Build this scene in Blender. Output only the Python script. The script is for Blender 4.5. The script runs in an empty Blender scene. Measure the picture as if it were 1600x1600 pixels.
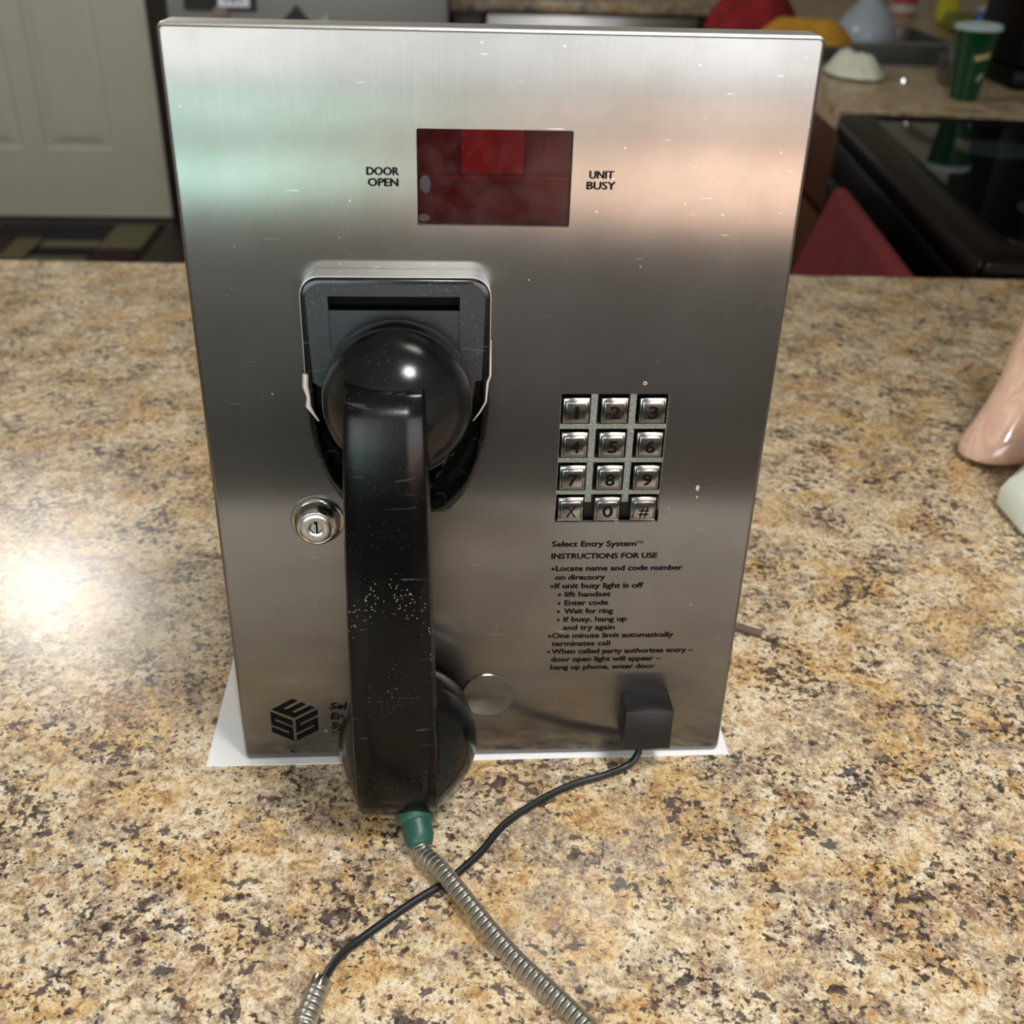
import bpy, bmesh, math, random
from mathutils import Vector, Matrix, noise
random.seed(7)
S = bpy.context.scene
COL = S.collection
R = math.radians

# ------------------------------------------------------------------ camera
CAM = Vector((-0.02156, -0.43579, 0.41245))
PITCH, ROLL, YAW = 0.536715, 0.031192, 0.073374
fwd = Vector((math.sin(YAW)*math.cos(PITCH), math.cos(YAW)*math.cos(PITCH), -math.sin(PITCH)))
rt = Vector((math.cos(YAW), -math.sin(YAW), 0)); up = rt.cross(fwd)
r2 = math.cos(ROLL)*rt + math.sin(ROLL)*up; u2 = -math.sin(ROLL)*rt + math.cos(ROLL)*up
cd = bpy.data.cameras.new('camera'); cam = bpy.data.objects.new('camera', cd); COL.objects.link(cam)
cam.matrix_world = Matrix((( r2.x, u2.x, -fwd.x, CAM.x), (r2.y, u2.y, -fwd.y, CAM.y), (r2.z, u2.z, -fwd.z, CAM.z), (0, 0, 0, 1)))
cd.sensor_fit = 'HORIZONTAL'; cd.sensor_width = 36; cd.lens = 36*1700/1600; cd.clip_start = .02
cd.dof.use_dof = True; cd.dof.focus_distance = .50; cd.dof.aperture_fstop = 11.0
S.camera = cam

# ------------------------------------------------------------------ world, lights, exposure
S.view_settings.view_transform = 'Standard'; S.view_settings.look = 'None'
S.view_settings.exposure = 0.32; S.view_settings.gamma = 1.0; S.view_settings.use_curve_mapping = False
W = bpy.data.worlds.new('world'); S.world = W; W.use_nodes = True
W.node_tree.nodes['Background'].inputs[0].default_value = (.75, .85, 1, 1)
W.node_tree.nodes['Background'].inputs[1].default_value = .3

def light(name, kind, loc, power, color=(1, 1, 1), size=.1, target=None, shape='DISK', size_y=None):
    l = bpy.data.lights.new(name, kind); l.energy = power; l.color = color
    if kind == 'AREA':
        l.shape = shape; l.size = size
        if size_y: l.size_y = size_y
    else: l.shadow_soft_size = size
    o = bpy.data.objects.new(name, l); COL.objects.link(o); o.location = loc
    if target is not None:
        o.rotation_euler = (Vector(target)-Vector(loc)).to_track_quat('-Z', 'Y').to_euler()
    return o
FLASH = light('camera_flash', 'POINT', CAM + r2*0.012 + u2*0.012 - fwd*0.002, 1.5, (1, .98, .96), .004)
LAMP = light('ceiling_light_glow', 'AREA', (-1.12, 1.95, 1.42), 22, (1, .95, .88), .32, (-1.12, 1.95, 0))
LAMP2 = light('island_ceiling_glow', 'AREA', (.38, -.42, 1.45), 12, (1, .98, .95), .34, (0.1, -.2, 0))

# ------------------------------------------------------------------ materials
def lin(h):
    h = h.lstrip('#'); c = [int(h[i:i+2], 16)/255 for i in (0, 2, 4)]
    return tuple((x/12.92 if x <= .04045 else ((x+.055)/1.055)**2.4) for x in c) + (1,)
class NT:
    def __init__(s, name):
        s.m = bpy.data.materials.new(name); s.m.use_nodes = True; s.t = s.m.node_tree; s.t.nodes.clear()
        s.out = s.n('ShaderNodeOutputMaterial')
    def n(s, k, **kw):
        x = s.t.nodes.new(k)
        for a, b in kw.items():
            if a.startswith('i_'):
                key = a[2:]; key = int(key) if key.isdigit() else key.replace('_', ' ')
                if hasattr(b, 'is_output') or isinstance(b, bpy.types.NodeSocket): s.t.links.new(b, x.inputs[key])
                else: x.inputs[key].default_value = b
            else: setattr(x, a, b)
        return x
    def l(s, a, b): s.t.links.new(a, b)
    def coord(s, sc=(1, 1, 1), kind='Object', rot=(0, 0, 0)):
        c = s.n('ShaderNodeTexCoord'); m = s.n('ShaderNodeMapping'); m.inputs['Scale'].default_value = sc
        m.inputs['Rotation'].default_value = rot
        s.l(c.outputs[kind], m.inputs['Vector']); return m.outputs[0]
    def noise(s, vec, scale, detail=4, rough=.5, dist=0, out='Fac'):
        x = s.n('ShaderNodeTexNoise'); x.inputs['Scale'].default_value = scale; x.inputs['Detail'].default_value = detail
        x.inputs['Roughness'].default_value = rough; x.inputs['Distortion'].default_value = dist
        s.l(vec, x.inputs['Vector']); return x.outputs[out]
    def ramp(s, fac, stops, interp='LINEAR'):
        r = s.n('ShaderNodeValToRGB'); e = r.color_ramp.elements; r.color_ramp.interpolation = interp
        while len(e) < len(stops): e.new(.5)
        for k, (p, c) in enumerate(stops):
            e[k].position = p; e[k].color = c if isinstance(c, tuple) else (lin(c) if isinstance(c, str) else (c, c, c, 1))
        s.l(fac, r.inputs[0]); return r.outputs[0]
    def mix(s, f, a, b, mode='MIX'):
        x = s.n('ShaderNodeMix'); x.data_type = 'RGBA'; x.blend_type = mode
        for i, v in ((0, f), (6, a), (7, b)):
            if isinstance(v, bpy.types.NodeSocket): s.l(v, x.inputs[i])
            else: x.inputs[i].default_value = v
        return x.outputs[2]
    def math(s, op, a, b=0.):
        x = s.n('ShaderNodeMath'); x.operation = op
        for i, v in ((0, a), (1, b)):
            if isinstance(v, bpy.types.NodeSocket): s.l(v, x.inputs[i])
            else: x.inputs[i].default_value = v
        return x.outputs[0]
    def bump(s, h, st, d=.001):
        b = s.n('ShaderNodeBump'); b.inputs['Strength'].default_value = st; b.inputs['Distance'].default_value = d
        s.l(h, b.inputs['Height']); return b.outputs[0]
    def prin(s, **kw):
        p = s.n('ShaderNodeBsdfPrincipled')
        for k, v in kw.items():
            k = k.replace('_', ' ')
            if isinstance(v, bpy.types.NodeSocket): s.l(v, p.inputs[k])
            else: p.inputs[k].default_value = v
        s.l(p.outputs[0], s.out.inputs[0]); return p
MATS = {}
def simple(name, col, rough=.5, metal=0, var=.12, vs=60, bump=0, coat=0, spec=.5):
    if name in MATS: return MATS[name]
    t = NT(name); v = t.coord(); c = lin(col)
    f = t.noise(v, vs, 5, .6)
    lo = tuple(x*(1-var) for x in c[:3])+(1,); hi = tuple(min(1, x*(1+var)) for x in c[:3])+(1,)
    kw = dict(Base_Color=t.ramp(f, [(.3, lo), (.7, hi)]), Roughness=rough, Metallic=metal, Coat_Weight=coat, Specular_IOR_Level=spec)
    if bump: kw['Normal'] = t.bump(f, bump, .002)
    t.prin(**kw); MATS[name] = t.m; return t.m

def granite():
    t = NT('granite_laminate'); v = t.coord()
    w = t.noise(v, 60, 4, .6, 0, 'Color')
    ww = t.n('ShaderNodeVectorMath', operation='MULTIPLY_ADD', i_0=w, i_1=(.009, .009, .009), i_2=v).outputs[0]
    v2 = t.coord((1, 1, 1), rot=(0, 0, 1.1)); v3 = t.coord((1, 1, 1), rot=(0, 0, .6))
    mid = t.noise(ww, 150, 6, .68, .4); fine = t.noise(ww, 620, 4, .65); crumb = t.noise(v2, 330, 5, .7, .5)
    base = t.ramp(mid, [(.34, '#9c836a'), (.43, '#d6bb94'), (.50, '#eed9b1'), (.62, '#fbf1dc')])
    gold = t.ramp(mid, [(.34, '#9c6f38'), (.44, '#cfa566'), (.58, '#ecd09a')])
    c = t.mix(t.ramp(t.noise(ww, 19, 4, .6), [(.49, 0.), (.59, .95)]), base, gold)
    gray = t.ramp(crumb, [(.36, '#5b4c49'), (.48, '#93806f'), (.56, '#b8a48c'), (.66, '#d9cdbd')])
    c = t.mix(t.math('MULTIPLY', t.ramp(t.noise(v2, 21, 4, .62), [(.45, 0.), (.58, 1.)]), t.ramp(t.noise(ww, 95, 4, .65), [(.44, 0.), (.54, .85)])), c, gray)
    c = t.mix(t.math('MULTIPLY', t.ramp(t.noise(v3, 30, 4, .6), [(.57, 0.), (.66, 1.)]), t.ramp(crumb, [(.42, .8), (.58, .1)])), c, lin('#94602c'))
    # crumbly mottling, light and dark
    c = t.mix(t.ramp(crumb, [(.37, .55), (.45, 0.)]), c, lin('#6b574a'))
    c = t.mix(t.ramp(fine, [(.38, .35), (.48, 0.)]), c, lin('#75604f'))
    c = t.mix(t.ramp(fine, [(.56, 0.), (.66, .55)]), c, lin('#f4e9d8'))
    # dark mineral specks, clustered
    cl = t.ramp(t.noise(v, 24, 4, .65), [(.40, -.005), (.64, .135)])
    w2 = t.n('ShaderNodeVectorMath', operation='MULTIPLY_ADD', i_0=t.noise(v, 300, 3, .6, 0, 'Color'), i_1=(.0035, .0035, .0035), i_2=v).outputs[0]
    sp = t.math('ADD', t.noise(w2, 150, 3, .5), cl)
    c = t.mix(t.ramp(sp, [(.655, 0.), (.715, .88)]), c, lin('#4a3f41'))
    sp1 = t.math('ADD', t.noise(w2, 310, 2, .5), cl)
    c = t.mix(t.ramp(sp1, [(.665, 0.), (.705, .92)]), c, lin('#352c2b'))
    sp2 = t.math('ADD', t.noise(v3, 640, 3, .6), t.math('MULTIPLY', cl, .6))
    c = t.mix(t.ramp(sp2, [(.64, 0.), (.69, .75)]), c, lin('#4a3e38'))
    sp3 = t.noise(w2, 44, 5, .66)
    c = t.mix(t.math('MULTIPLY', t.ramp(sp3, [(.61, 0.), (.69, .7)]), t.ramp(crumb, [(.46, 1.), (.58, .25)])), c, lin('#54484a'))
    c = t.mix(1., c, (.82, .81, .80, 1), 'MULTIPLY')
    t.prin(Base_Color=c, Roughness=.29, Specular_IOR_Level=.45, Normal=t.bump(t.noise(v, 900, 3), .05, .0004))
    return t.m

def steel(name='brushed_steel', base='#83817f', rough=.19, aniso=.96, tangent=True, dust=True, ax=(4200, 4200, 16)):
    t = NT(name)
    g = t.noise(t.coord(ax), 1, 3, .6)
    v = t.coord()
    r = t.math('ADD', t.math('MULTIPLY', t.noise(v, 45, 4, .6), .05), rough-.03)
    r = t.math('ADD', r, t.math('MULTIPLY', g, .03))
    c = t.ramp(g, [(.25, tuple(x*.93 for x in lin(base)[:3])+(1,)), (.75, tuple(min(1, x*1.05) for x in lin(base)[:3])+(1,))])
    h = g
    if dust:
        # sparse scratches and dust grains lying on the metal
        sc = t.noise(t.coord((60, 60, 900), rot=(0, .5, 0)), 1, 2, .5)
        c = t.mix(t.ramp(sc, [(.71, 0.), (.74, .35)]), c, lin('#e9e6e0'))
        vo = t.n('ShaderNodeTexVoronoi'); vo.inputs['Scale'].default_value = 190; t.l(v, vo.inputs['Vector'])
        keep = t.ramp(t.n('ShaderNodeSeparateColor', i_0=vo.outputs['Color']).outputs[0], [(.80, 0.), (.83, 1.)], 'CONSTANT')
        d = t.math('MULTIPLY', t.ramp(vo.outputs['Distance'], [(.05, 1.), (.085, 0.)]), keep)
        c = t.mix(t.math('MULTIPLY', d, .55), c, lin('#e6dccb'))
        smudge = t.ramp(t.noise(v, 14, 5, .6), [(.35, '#d9d6d0'), (.65, '#ffffff')])
        c = t.mix(.6, c, smudge, 'MULTIPLY')
    p = t.prin(Base_Color=c, Metallic=1., Roughness=r, Anisotropic=aniso, Normal=t.bump(h, .010, .0001))
    if tangent:
        tg = t.n('ShaderNodeTangent'); tg.direction_type = 'UV_MAP'; tg.uv_map = 'UVMap'; t.l(tg.outputs[0], p.inputs['Tangent'])
        p.inputs['Anisotropic Rotation'].default_value = 0.0
        g2 = t.n('ShaderNodeBsdfGlossy'); g2.inputs['Roughness'].default_value = .48; t.l(c, g2.inputs[0])
        mx = t.n('ShaderNodeMixShader'); mx.inputs[0].default_value = .17
        t.l(p.outputs[0], mx.inputs[1]); t.l(g2.outputs[0], mx.inputs[2]); t.l(mx.outputs[0], t.out.inputs[0])
    return t.m

def black_plastic(name, rough, dust=.5, scr=True, col='#0b0c0e', band=None, spec=.42):
    t = NT(name); v = t.coord()
    c = lin(col)
    vo = t.n('ShaderNodeTexVoronoi'); vo.inputs['Scale'].default_value = 700; t.l(v, vo.inputs['Vector'])
    zone = t.ramp(t.noise(v, 28, 3, .6), [(.47, 0.), (.58, 1.)])
    d = t.math('MULTIPLY', t.ramp(vo.outputs['Distance'], [(.13, 1.), (.22, 0.)]), zone)
    if band:
        zc = t.n('ShaderNodeSeparateXYZ', i_0=v).outputs[2]; a, b = band
        zz = t.math('DIVIDE', t.math('SUBTRACT', zc, a), b-a)
        zone = t.math('MULTIPLY', t.ramp(t.noise(v, 45, 3, .6), [(.36, 0.15), (.52, 1.)]), t.ramp(zz, [(0., .12), (.2, 1.), (.8, 1.), (1., .10)]))
        d = t.math('MULTIPLY', t.ramp(vo.outputs['Distance'], [(.13, 1.), (.22, 0.)]), zone)
    keep = t.ramp(t.n('ShaderNodeSeparateColor', i_0=vo.outputs['Color']).outputs[1], [(.60, 0.), (.70, 1.)])
    d = t.math('MULTIPLY', t.math('MULTIPLY', d, keep), dust)
    cc = t.mix(d, c, lin('#b9ab93'))
    w = t.noise(t.coord((40, 40, 330), rot=(.2, .7, .1)), 1, 3, .5, 1.2)
    if scr: cc = t.mix(t.ramp(w, [(.66, 0.), (.70, .10)]), cc, lin('#8d97a0'))
    r = t.math('ADD', t.math('MULTIPLY', t.noise(v, 35, 5, .65), .16), rough-.08)
    t.prin(Base_Color=cc, Roughness=r, Specular_IOR_Level=spec, Normal=t.bump(t.noise(v, 260, 4, .6), .06, .0006))
    return t.m

def wood(name, a, b, rough=.45):
    t = NT(name); n = t.noise(t.coord((14, 14, 1.6)), 3, 5, .6, 1.2)
    t.prin(Base_Color=t.ramp(n, [(.3, a), (.7, b)]), Roughness=rough); return t.m
def glass(name, tint, rough=.05, gl=.10):
    t = NT(name); tr = t.n('ShaderNodeBsdfTransparent'); tr.inputs[0].default_value = lin(tint)
    gg = t.n('ShaderNodeBsdfGlossy'); gg.inputs['Roughness'].default_value = rough
    v = t.coord()
    film = t.n('ShaderNodeBsdfDiffuse'); film.inputs[0].default_value = lin('#8f7f7a')
    m0 = t.n('ShaderNodeMixShader'); t.l(t.ramp(t.noise(v, 110, 5, .7), [(.42, .01), (.7, .08)]), m0.inputs[0])
    t.l(tr.outputs[0], m0.inputs[1]); t.l(film.outputs[0], m0.inputs[2])
    fr = t.n('ShaderNodeFresnel'); fr.inputs[0].default_value = 1.5
    mx = t.n('ShaderNodeMixShader'); t.l(t.math('ADD', fr.outputs[0], gl-.04), mx.inputs[0])
    t.l(m0.outputs[0], mx.inputs[1]); t.l(gg.outputs[0], mx.inputs[2]); t.l(mx.outputs[0], t.out.inputs[0]); return t.m
def emit(name, col, st):
    t = NT(name); e = t.n('ShaderNodeEmission'); e.inputs[0].default_value = lin(col); e.inputs[1].default_value = st
    t.l(e.outputs[0], t.out.inputs[0]); return t.m

M_GRAN = granite()
M_STEEL = steel()
M_STEEL_E = steel('steel_edge', '#c4c4c2', .26, .3, False, False)
M_FOLD = steel('lit_top_steel', '#dcdcda', .38, 0, False, False, (600, 600, 600))
M_CHROME = steel('polished_chrome', '#c9c7c2', .12, 0, False, False, (200, 200, 200))
M_HOSE = steel('hose_steel', '#bdbab2', .36, 0, False, False, (600, 600, 600))
M_GROOVE = simple('hose_groove', '#1b1a18', .7)
M_ZINC = simple('die_cast_zinc', '#7b7f7b', .42, .85, .35, 900, .25)
M_INK_SHADE = simple('black_ink_and_shade', '#080706', .7, 0, .1, 60, 0, 0, .08)
M_BLK = black_plastic('black_handset_plastic', .22, .9, True, '#030304', (.085, .165), .22)
M_BLKG = black_plastic('black_gloss_cap', .18, .15, False)
M_CRAD = black_plastic('worn_cradle_plastic', .36, .25, True, '#23262b')
M_CRIN = black_plastic('cradle_inner_plastic', .16, .1, True, '#0c0c0c')
M_BLOCK = black_plastic('black_block_plastic', .42, .3, False, '#141216')
M_CHIP = simple('chipped_edge', '#c9c2b6', .4, .3)
M_WHITE = simple('white_paper', '#f2f4f7', .75, 0, .01)
M_GREEN = simple('green_rubber', '#204c42', .42, 0, .12, 200)
M_CORD = simple('cord_rubber', '#10161a', .38, 0, .1, 200)
M_CABLE = simple('brown_cable_jacket', '#5d4d44', .45, 0, .1)

# ------------------------------------------------------------------ mesh helpers
def link(name, me, mat, parent=None, origin=None):
    o = bpy.data.objects.new(name, me); COL.objects.link(o)
    for m in (mat if isinstance(mat, (list, tuple)) else [mat]): me.materials.append(m)
    if parent is not None: o.parent = parent
    return o
def inv_of(parent):
    m = Matrix.Identity(4)
    while parent is not None:
        m = Matrix.LocRotScale(parent.location, parent.rotation_euler, parent.scale) @ m; parent = parent.parent
    return m.inverted()
def fin(name, bm, mat, parent=None, smooth=None, uv=False, bevel=0, seg=2, world=True):
    """bm is in world coordinates; it becomes one mesh object, its verts taken into the parent's frame"""
    if bevel:
        bm.normal_update()
        es = [e for e in bm.edges if len(e.link_faces) == 2 and e.calc_face_angle(0) > R(30)]
        bmesh.ops.bevel(bm, geom=es, offset=bevel, segments=seg, affect='EDGES', profile=.5)
    if parent is not None and world: bm.transform(inv_of(parent))
    off = None
    if parent is None:
        xs = [v.co for v in bm.verts]
        c = Vector(((min(v.x for v in xs)+max(v.x for v in xs))/2, (min(v.y for v in xs)+max(v.y for v in xs))/2, min(v.z for v in xs)))
        bm.transform(Matrix.Translation(-c)); off = c
    bm.normal_update()
    if smooth is not None:
        a = R(smooth)
        for f in bm.faces: f.smooth = True
        for e in bm.edges: e.smooth = len(e.link_faces) == 2 and e.calc_face_angle(0) < a
    if uv:
        l = bm.loops.layers.uv.new('UVMap')
        for f in bm.faces:
            for lp in f.loops: lp[l].uv = (lp.vert.co.x*3+.5, lp.vert.co.z*3)
    me = bpy.data.meshes.new(name); bm.to_mesh(me); bm.free()
    o = link(name, me, mat, parent)
    if off is not None: o.location = off
    return o
def thing(name, label, cat, loc=(0, 0, 0), rot=(0, 0, 0), group=None):
    o = bpy.data.objects.new(name, None); COL.objects.link(o); o.location = loc; o.rotation_euler = rot
    o.empty_display_size = .05
    o['label'] = label; o['category'] = cat
    if group: o['group'] = group
    return o
def tag(o, label, cat, group=None, kind=None):
    o['label'] = label; o['category'] = cat
    if group: o['group'] = group
    if kind: o['kind'] = kind
    return o
def struct(o): o['kind'] = 'structure'; return o
def abox(bm, x0, x1, y0, y1, z0, z1, M=None):
    vs = [bm.verts.new((x, y, z)) for x in (x0, x1) for y in (y0, y1) for z in (z0, z1)]
    for f in ((0, 1, 3, 2), (4, 6, 7, 5), (0, 4, 5, 1), (2, 3, 7, 6), (0, 2, 6, 4), (1, 5, 7, 3)):
        bm.faces.new([vs[i] for i in f])
    if M is not None: bmesh.ops.transform(bm, matrix=M, verts=vs)
    return vs
def box(name, x0, x1, y0, y1, z0, z1, mat, parent=None, bevel=0, M=None, **k):
    bm = bmesh.new(); abox(bm, x0, x1, y0, y1, z0, z1, M)
    bmesh.ops.recalc_face_normals(bm, faces=bm.faces[:])
    return fin(name, bm, mat, parent, smooth=35 if bevel else None, bevel=bevel, **k)
def loops(bm, rings, close=True, cap0=True, cap1=True):
    vr = [[bm.verts.new(p) for p in r] for r in rings]
    n = len(vr[0])
    for a, b in zip(vr, vr[1:]):
        for i in range(n if close else n-1):
            j = (i+1) % n; bm.faces.new((a[i], a[j], b[j], b[i]))
    if cap0: bm.faces.new(list(reversed(vr[0])))
    if cap1: bm.faces.new(vr[-1])
    return vr
def lathe(bm, prof, n=48, M=None, cap0=True, cap1=True):
    """prof: (radius, height) along +Z, then M"""
    rings = []
    for r, h in prof:
        rings.append([(M or Matrix.Identity(4)) @ Vector((max(r, 1e-5)*math.cos(2*math.pi*i/n), max(r, 1e-5)*math.sin(2*math.pi*i/n), h)) for i in range(n)])
    return loops(bm, rings, True, cap0, cap1)
def frames(pts):
    T = []
    for i in range(len(pts)):
        a = pts[max(0, i-1)]; b = pts[min(len(pts)-1, i+1)]; T.append((b-a).normalized())
    n = Vector((0, 0, 1)) if abs(T[0].z) < .9 else Vector((1, 0, 0))
    n = (n-T[0]*n.dot(T[0])).normalized(); out = []
    for t in T:
        n = (n-t*n.dot(t)).normalized(); out.append((t, n, t.cross(n)))
    return out
def catmull(P, step):
    P = [Vector(p) for p in P]; Q = [2*P[0]-P[1]]+P+[2*P[-1]-P[-2]]; out = []
    for i in range(1, len(Q)-2):
        a, b, c, d = Q[i-1:i+3]; k = max(2, int((c-b).length/step))
        for j in range(k):
            t = j/k; out.append(.5*((2*b)+(-a+c)*t+(2*a-5*b+4*c-d)*t*t+(-a+3*b-3*c+d)*t**3))
    out.append(P[-1]); return out
def resample(pts, step):
    out = [pts[0].copy()]; acc = 0; L = step
    for a, b in zip(pts, pts[1:]):
        d = (b-a).length
        while acc+d >= L:
            out.append(a.lerp(b, (L-acc)/d)); L += step
        acc += d
    return out
def tube(bm, pts, rad, n=12, cap=True):
    fr = frames(pts); rings = []
    for i, (p, (t, u, v)) in enumerate(zip(pts, fr)):
        r = rad(i) if callable(rad) else rad
        rings.append([p+(u*math.cos(2*math.pi*k/n)+v*math.sin(2*math.pi*k/n))*r for k in range(n)])
    return loops(bm, rings, True, cap, cap)
def hull(bm, pts):
    vs = [bm.verts.new(p) for p in pts]
    r = bmesh.ops.convex_hull(bm, input=vs)
    junk = [v for v in bm.verts if not v.link_faces]
    bmesh.ops.delete(bm, geom=junk, context='VERTS')
    return bm

# ------------------------------------------------------------------ phone panel frame: (x, v, off) in millimetres
LEAN = 0.025678; PZ = .0004
PL = (0, .0, PZ)
PM = Matrix.Translation(PL) @ Matrix.Rotation(-LEAN, 4, 'X')
def P(x, v, off=0.): return PM @ Vector((x/1000, -off/1000, v/1000))
def pbox(bm, x0, x1, v0, v1, o0, o1):
    abox(bm, x0/1000, x1/1000, -o1/1000, -o0/1000, v0/1000, v1/1000, PM)
def PX(x, v, off=0, rx=0, ry=0):
    """matrix: lathe +Z pointing out of the panel (mm scale)"""
    return PM @ Matrix.Translation((x/1000, -off/1000, v/1000)) @ Matrix.Rotation(R(90+rx), 4, 'X') @ Matrix.Rotation(R(ry), 4, 'Y') @ Matrix.Scale(.001, 4)
def rrect(x0, x1, v0, v1, r, n=6):
    out = []
    for cx, cv, a in ((x1-r, v1-r, 0), (x0+r, v1-r, 90), (x0+r, v0+r, 180), (x1-r, v0+r, 270)):
        for k in range(n+1):
            t = R(a+90*k/n); out.append((cx+r*math.cos(t), cv+r*math.sin(t)))
    return out

# ================================================================== THE ROOM
ZF = -.92
M_WALL = simple('painted_wall', '#c4c0b0', .8, 0, .04, 8)
M_CEIL = simple('ceiling_paint', '#d9d6cc', .9, 0, .03, 8)
M_FLOOR = wood('brown_wood_floor', '#1c1613', '#33251c', .45)
M_DOOR = simple('door_paint', '#cbc9ba', .45, 0, .03, 6)
M_OAK = wood('oak_cabinet', '#32190b', '#5a3216')
M_DARKW_GAP = wood('dark_wood_and_gap_shade', '#150c07', '#24150c')
struct(box('floor', -2.9, 2.3, -2.9, 4.5, ZF-.05, ZF, M_FLOOR))
struct(box('ceiling', -2.9, 2.3, -2.9, 4.5, 1.50, 1.56, M_CEIL))
struct(box('wall_left', -2.98, -2.9, -2.9, 4.5, ZF, 1.5, M_WALL))
struct(box('wall_right', 2.3, 2.38, -2.9, 4.5, ZF, 1.5, M_WALL))
bm = bmesh.new()
abox(bm, -2.9, 2.3, 4.44, 4.5, ZF, 1.5); abox(bm, -2.9, -2.08, 4.26, 4.44, ZF, 1.5)
struct(fin('wall_back', bm, M_WALL))
# wall behind the camera, with two window openings
WY = -2.75
WIN = [(-1.9, -.22, -.34, .92), (.22, 1.9, -.39, .92)]
bm = bmesh.new()
abox(bm, -2.9, 2.3, WY-.12, WY, ZF, -.39); abox(bm, -2.9, 2.3, WY-.12, WY, .92, 1.5)
abox(bm, -2.9, -1.9, WY-.12, WY, -.39, .92); abox(bm, -.22, .22, WY-.12, WY, -.39, .92); abox(bm, 1.9, 2.3, WY-.12, WY, -.39, .92)
abox(bm, -1.9, -.22, WY-.12, WY, -.39, -.34)
struct(fin('wall_front', bm, simple('far_wall_paint', '#c3c2c4', .8, 0, .04, 8)))
M_SASH = simple('window_sash', '#c9cbd0', .5)
E_GREY = emit('grey_daylight', '#f0f3f6', 5.8); E_TEAL = emit('teal_daylight', '#c0eee0', 6.8); E_BLUE = emit('blue_grey_daylight', '#cfd4de', 2.5)
E_PEACH = emit('peach_daylight', '#ffe2d2', 5.6); E_PEACH2 = emit('bright_peach_daylight', '#ffd6be', 6.3)
PANES = [[(-.30, -.17, E_TEAL), (-.10, -.01, E_TEAL), (.03, .32, E_GREY), (.36, .885, E_GREY)],
         [(-.36, -.13, E_PEACH2), (-.08, -.01, E_PEACH), (.03, .32, E_GREY), (.36, .885, E_GREY)]]
for k, (x0, x1, z0, z1) in enumerate(WIN):
    w = bpy.data.objects.new('window_%d' % (k+1), None); COL.objects.link(w); w.location = ((x0+x1)/2, WY-.06, z0); w['kind'] = 'structure'
    fr = bmesh.new(); t = .035; cur = z0
    for (a, b, m) in PANES[k]:
        abox(fr, x0+t, x1-t, WY-.09, WY-.03, cur, a); cur = b
    abox(fr, x0+t, x1-t, WY-.09, WY-.03, cur, z1)
    abox(fr, x0, x0+t, WY-.09, WY-.03, z0, z1); abox(fr, x1-t, x1, WY-.09, WY-.03, z0, z1)
    fin('window_frame', fr, M_SASH, w)
    for (a, b, m) in PANES[k]: box('pane', x0+t, x1-t, WY-.064, WY-.060, a, b, m, w)
# ceiling lamps
def ceiling_lamp(x, y, z, r, label):
    t = thing('ceiling_light', label, 'light', (x, y, 1.5), (math.pi, 0, 0))
    bm = bmesh.new(); lathe(bm, [(r*1.1, 0), (r*1.1, .02), (r*1.0, .03)], 40, Matrix.Translation((x, y, 1.5)) @ Matrix.Rotation(math.pi, 4, 'X'))
    fin('lamp_base', bm, M_CHROME, t, smooth=40)
    bm = bmesh.new(); lathe(bm, [(r, .03), (r*.95, .045), (r*.7, .06), (r*.3, .068), (.001, .07)], 40, Matrix.Translation((x, y, 1.5)) @ Matrix.Rotation(math.pi, 4, 'X'), cap0=False)
    fin('diffuser', bm, emit('lamp_glow', '#fff0d8', 3), t, smooth=60)
ceiling_lamp(-1.12, 1.95, 1.5, .19, 'round kitchen ceiling light out of view above the fridge aisle')
ceiling_lamp(.38, -.42, 1.5, .17, 'round ceiling light out of view above the peninsula')
LAMP.location.z = 1.40; LAMP2.location.z = 1.41

# door at the far left: stiles, rails and sunk panels
d = bpy.data.objects.new('door_1', None); COL.objects.link(d); d.location = (-1.6, 4.24, ZF); d['kind'] = 'structure'
DX0, DX1 = -2.06, -1.155; y = 4.24
bm = bmesh.new()
xs = [(DX0, -1.945), (-1.72, -1.635), (-1.36, DX1)]
zs = [(ZF+.008, -.64), (.10, .30), (.95, 1.11)]
for a, b in xs: abox(bm, a, b, y, y+.04, ZF+.008, 1.11)
for a, b in ((-1.945, -1.72), (-1.635, -1.36)):
    for c, e in zs: abox(bm, a, b, y, y+.04, c, e)
fin('door_frame', bm, M_DOOR, d)
for a, b in ((-1.945, -1.72), (-1.635, -1.36)):
    for c, e in ((-.64, .10), (.30, .95)):
        bm = bmesh.new()
        def rg(i, yy): return [(a+i, yy, c+i), (b-i, yy, c+i), (b-i, yy, e-i), (a+i, yy, e-i)]
        loops(bm, [rg(0, y+.001), rg(.012, y+.014), (rg(.022, y+.014)), rg(.055, y+.003)], True, False, True)
        bmesh.ops.recalc_face_normals(bm, faces=bm.faces[:])
        for f in bm.faces:
            if f.calc_center_median().y and f.normal.y > .9: f.normal_flip()
        fin('door_panel', bm, M_DOOR, d)
for zz in (-.74, .1, .9):
    bm = bmesh.new(); lathe(bm, [(.006, zz), (.006, zz+.09)], 10, Matrix.Translation((-1.150, y-.004, 0)))
    fin('hinge', bm, simple('bronze_hinge', '#1a130e', .4, .6), d, smooth=40)
struct(box('shade_strip_1', -1.146, -1.10, 4.19, 4.44, ZF, 1.5, M_DARKW_GAP))  # dark strip added to stand in for the shaded gap beside the fridge
struct(box('baseboard_back', -1.10, 2.3, 4.42, 4.44, ZF, ZF+.09, M_DARKW_GAP))

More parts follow.
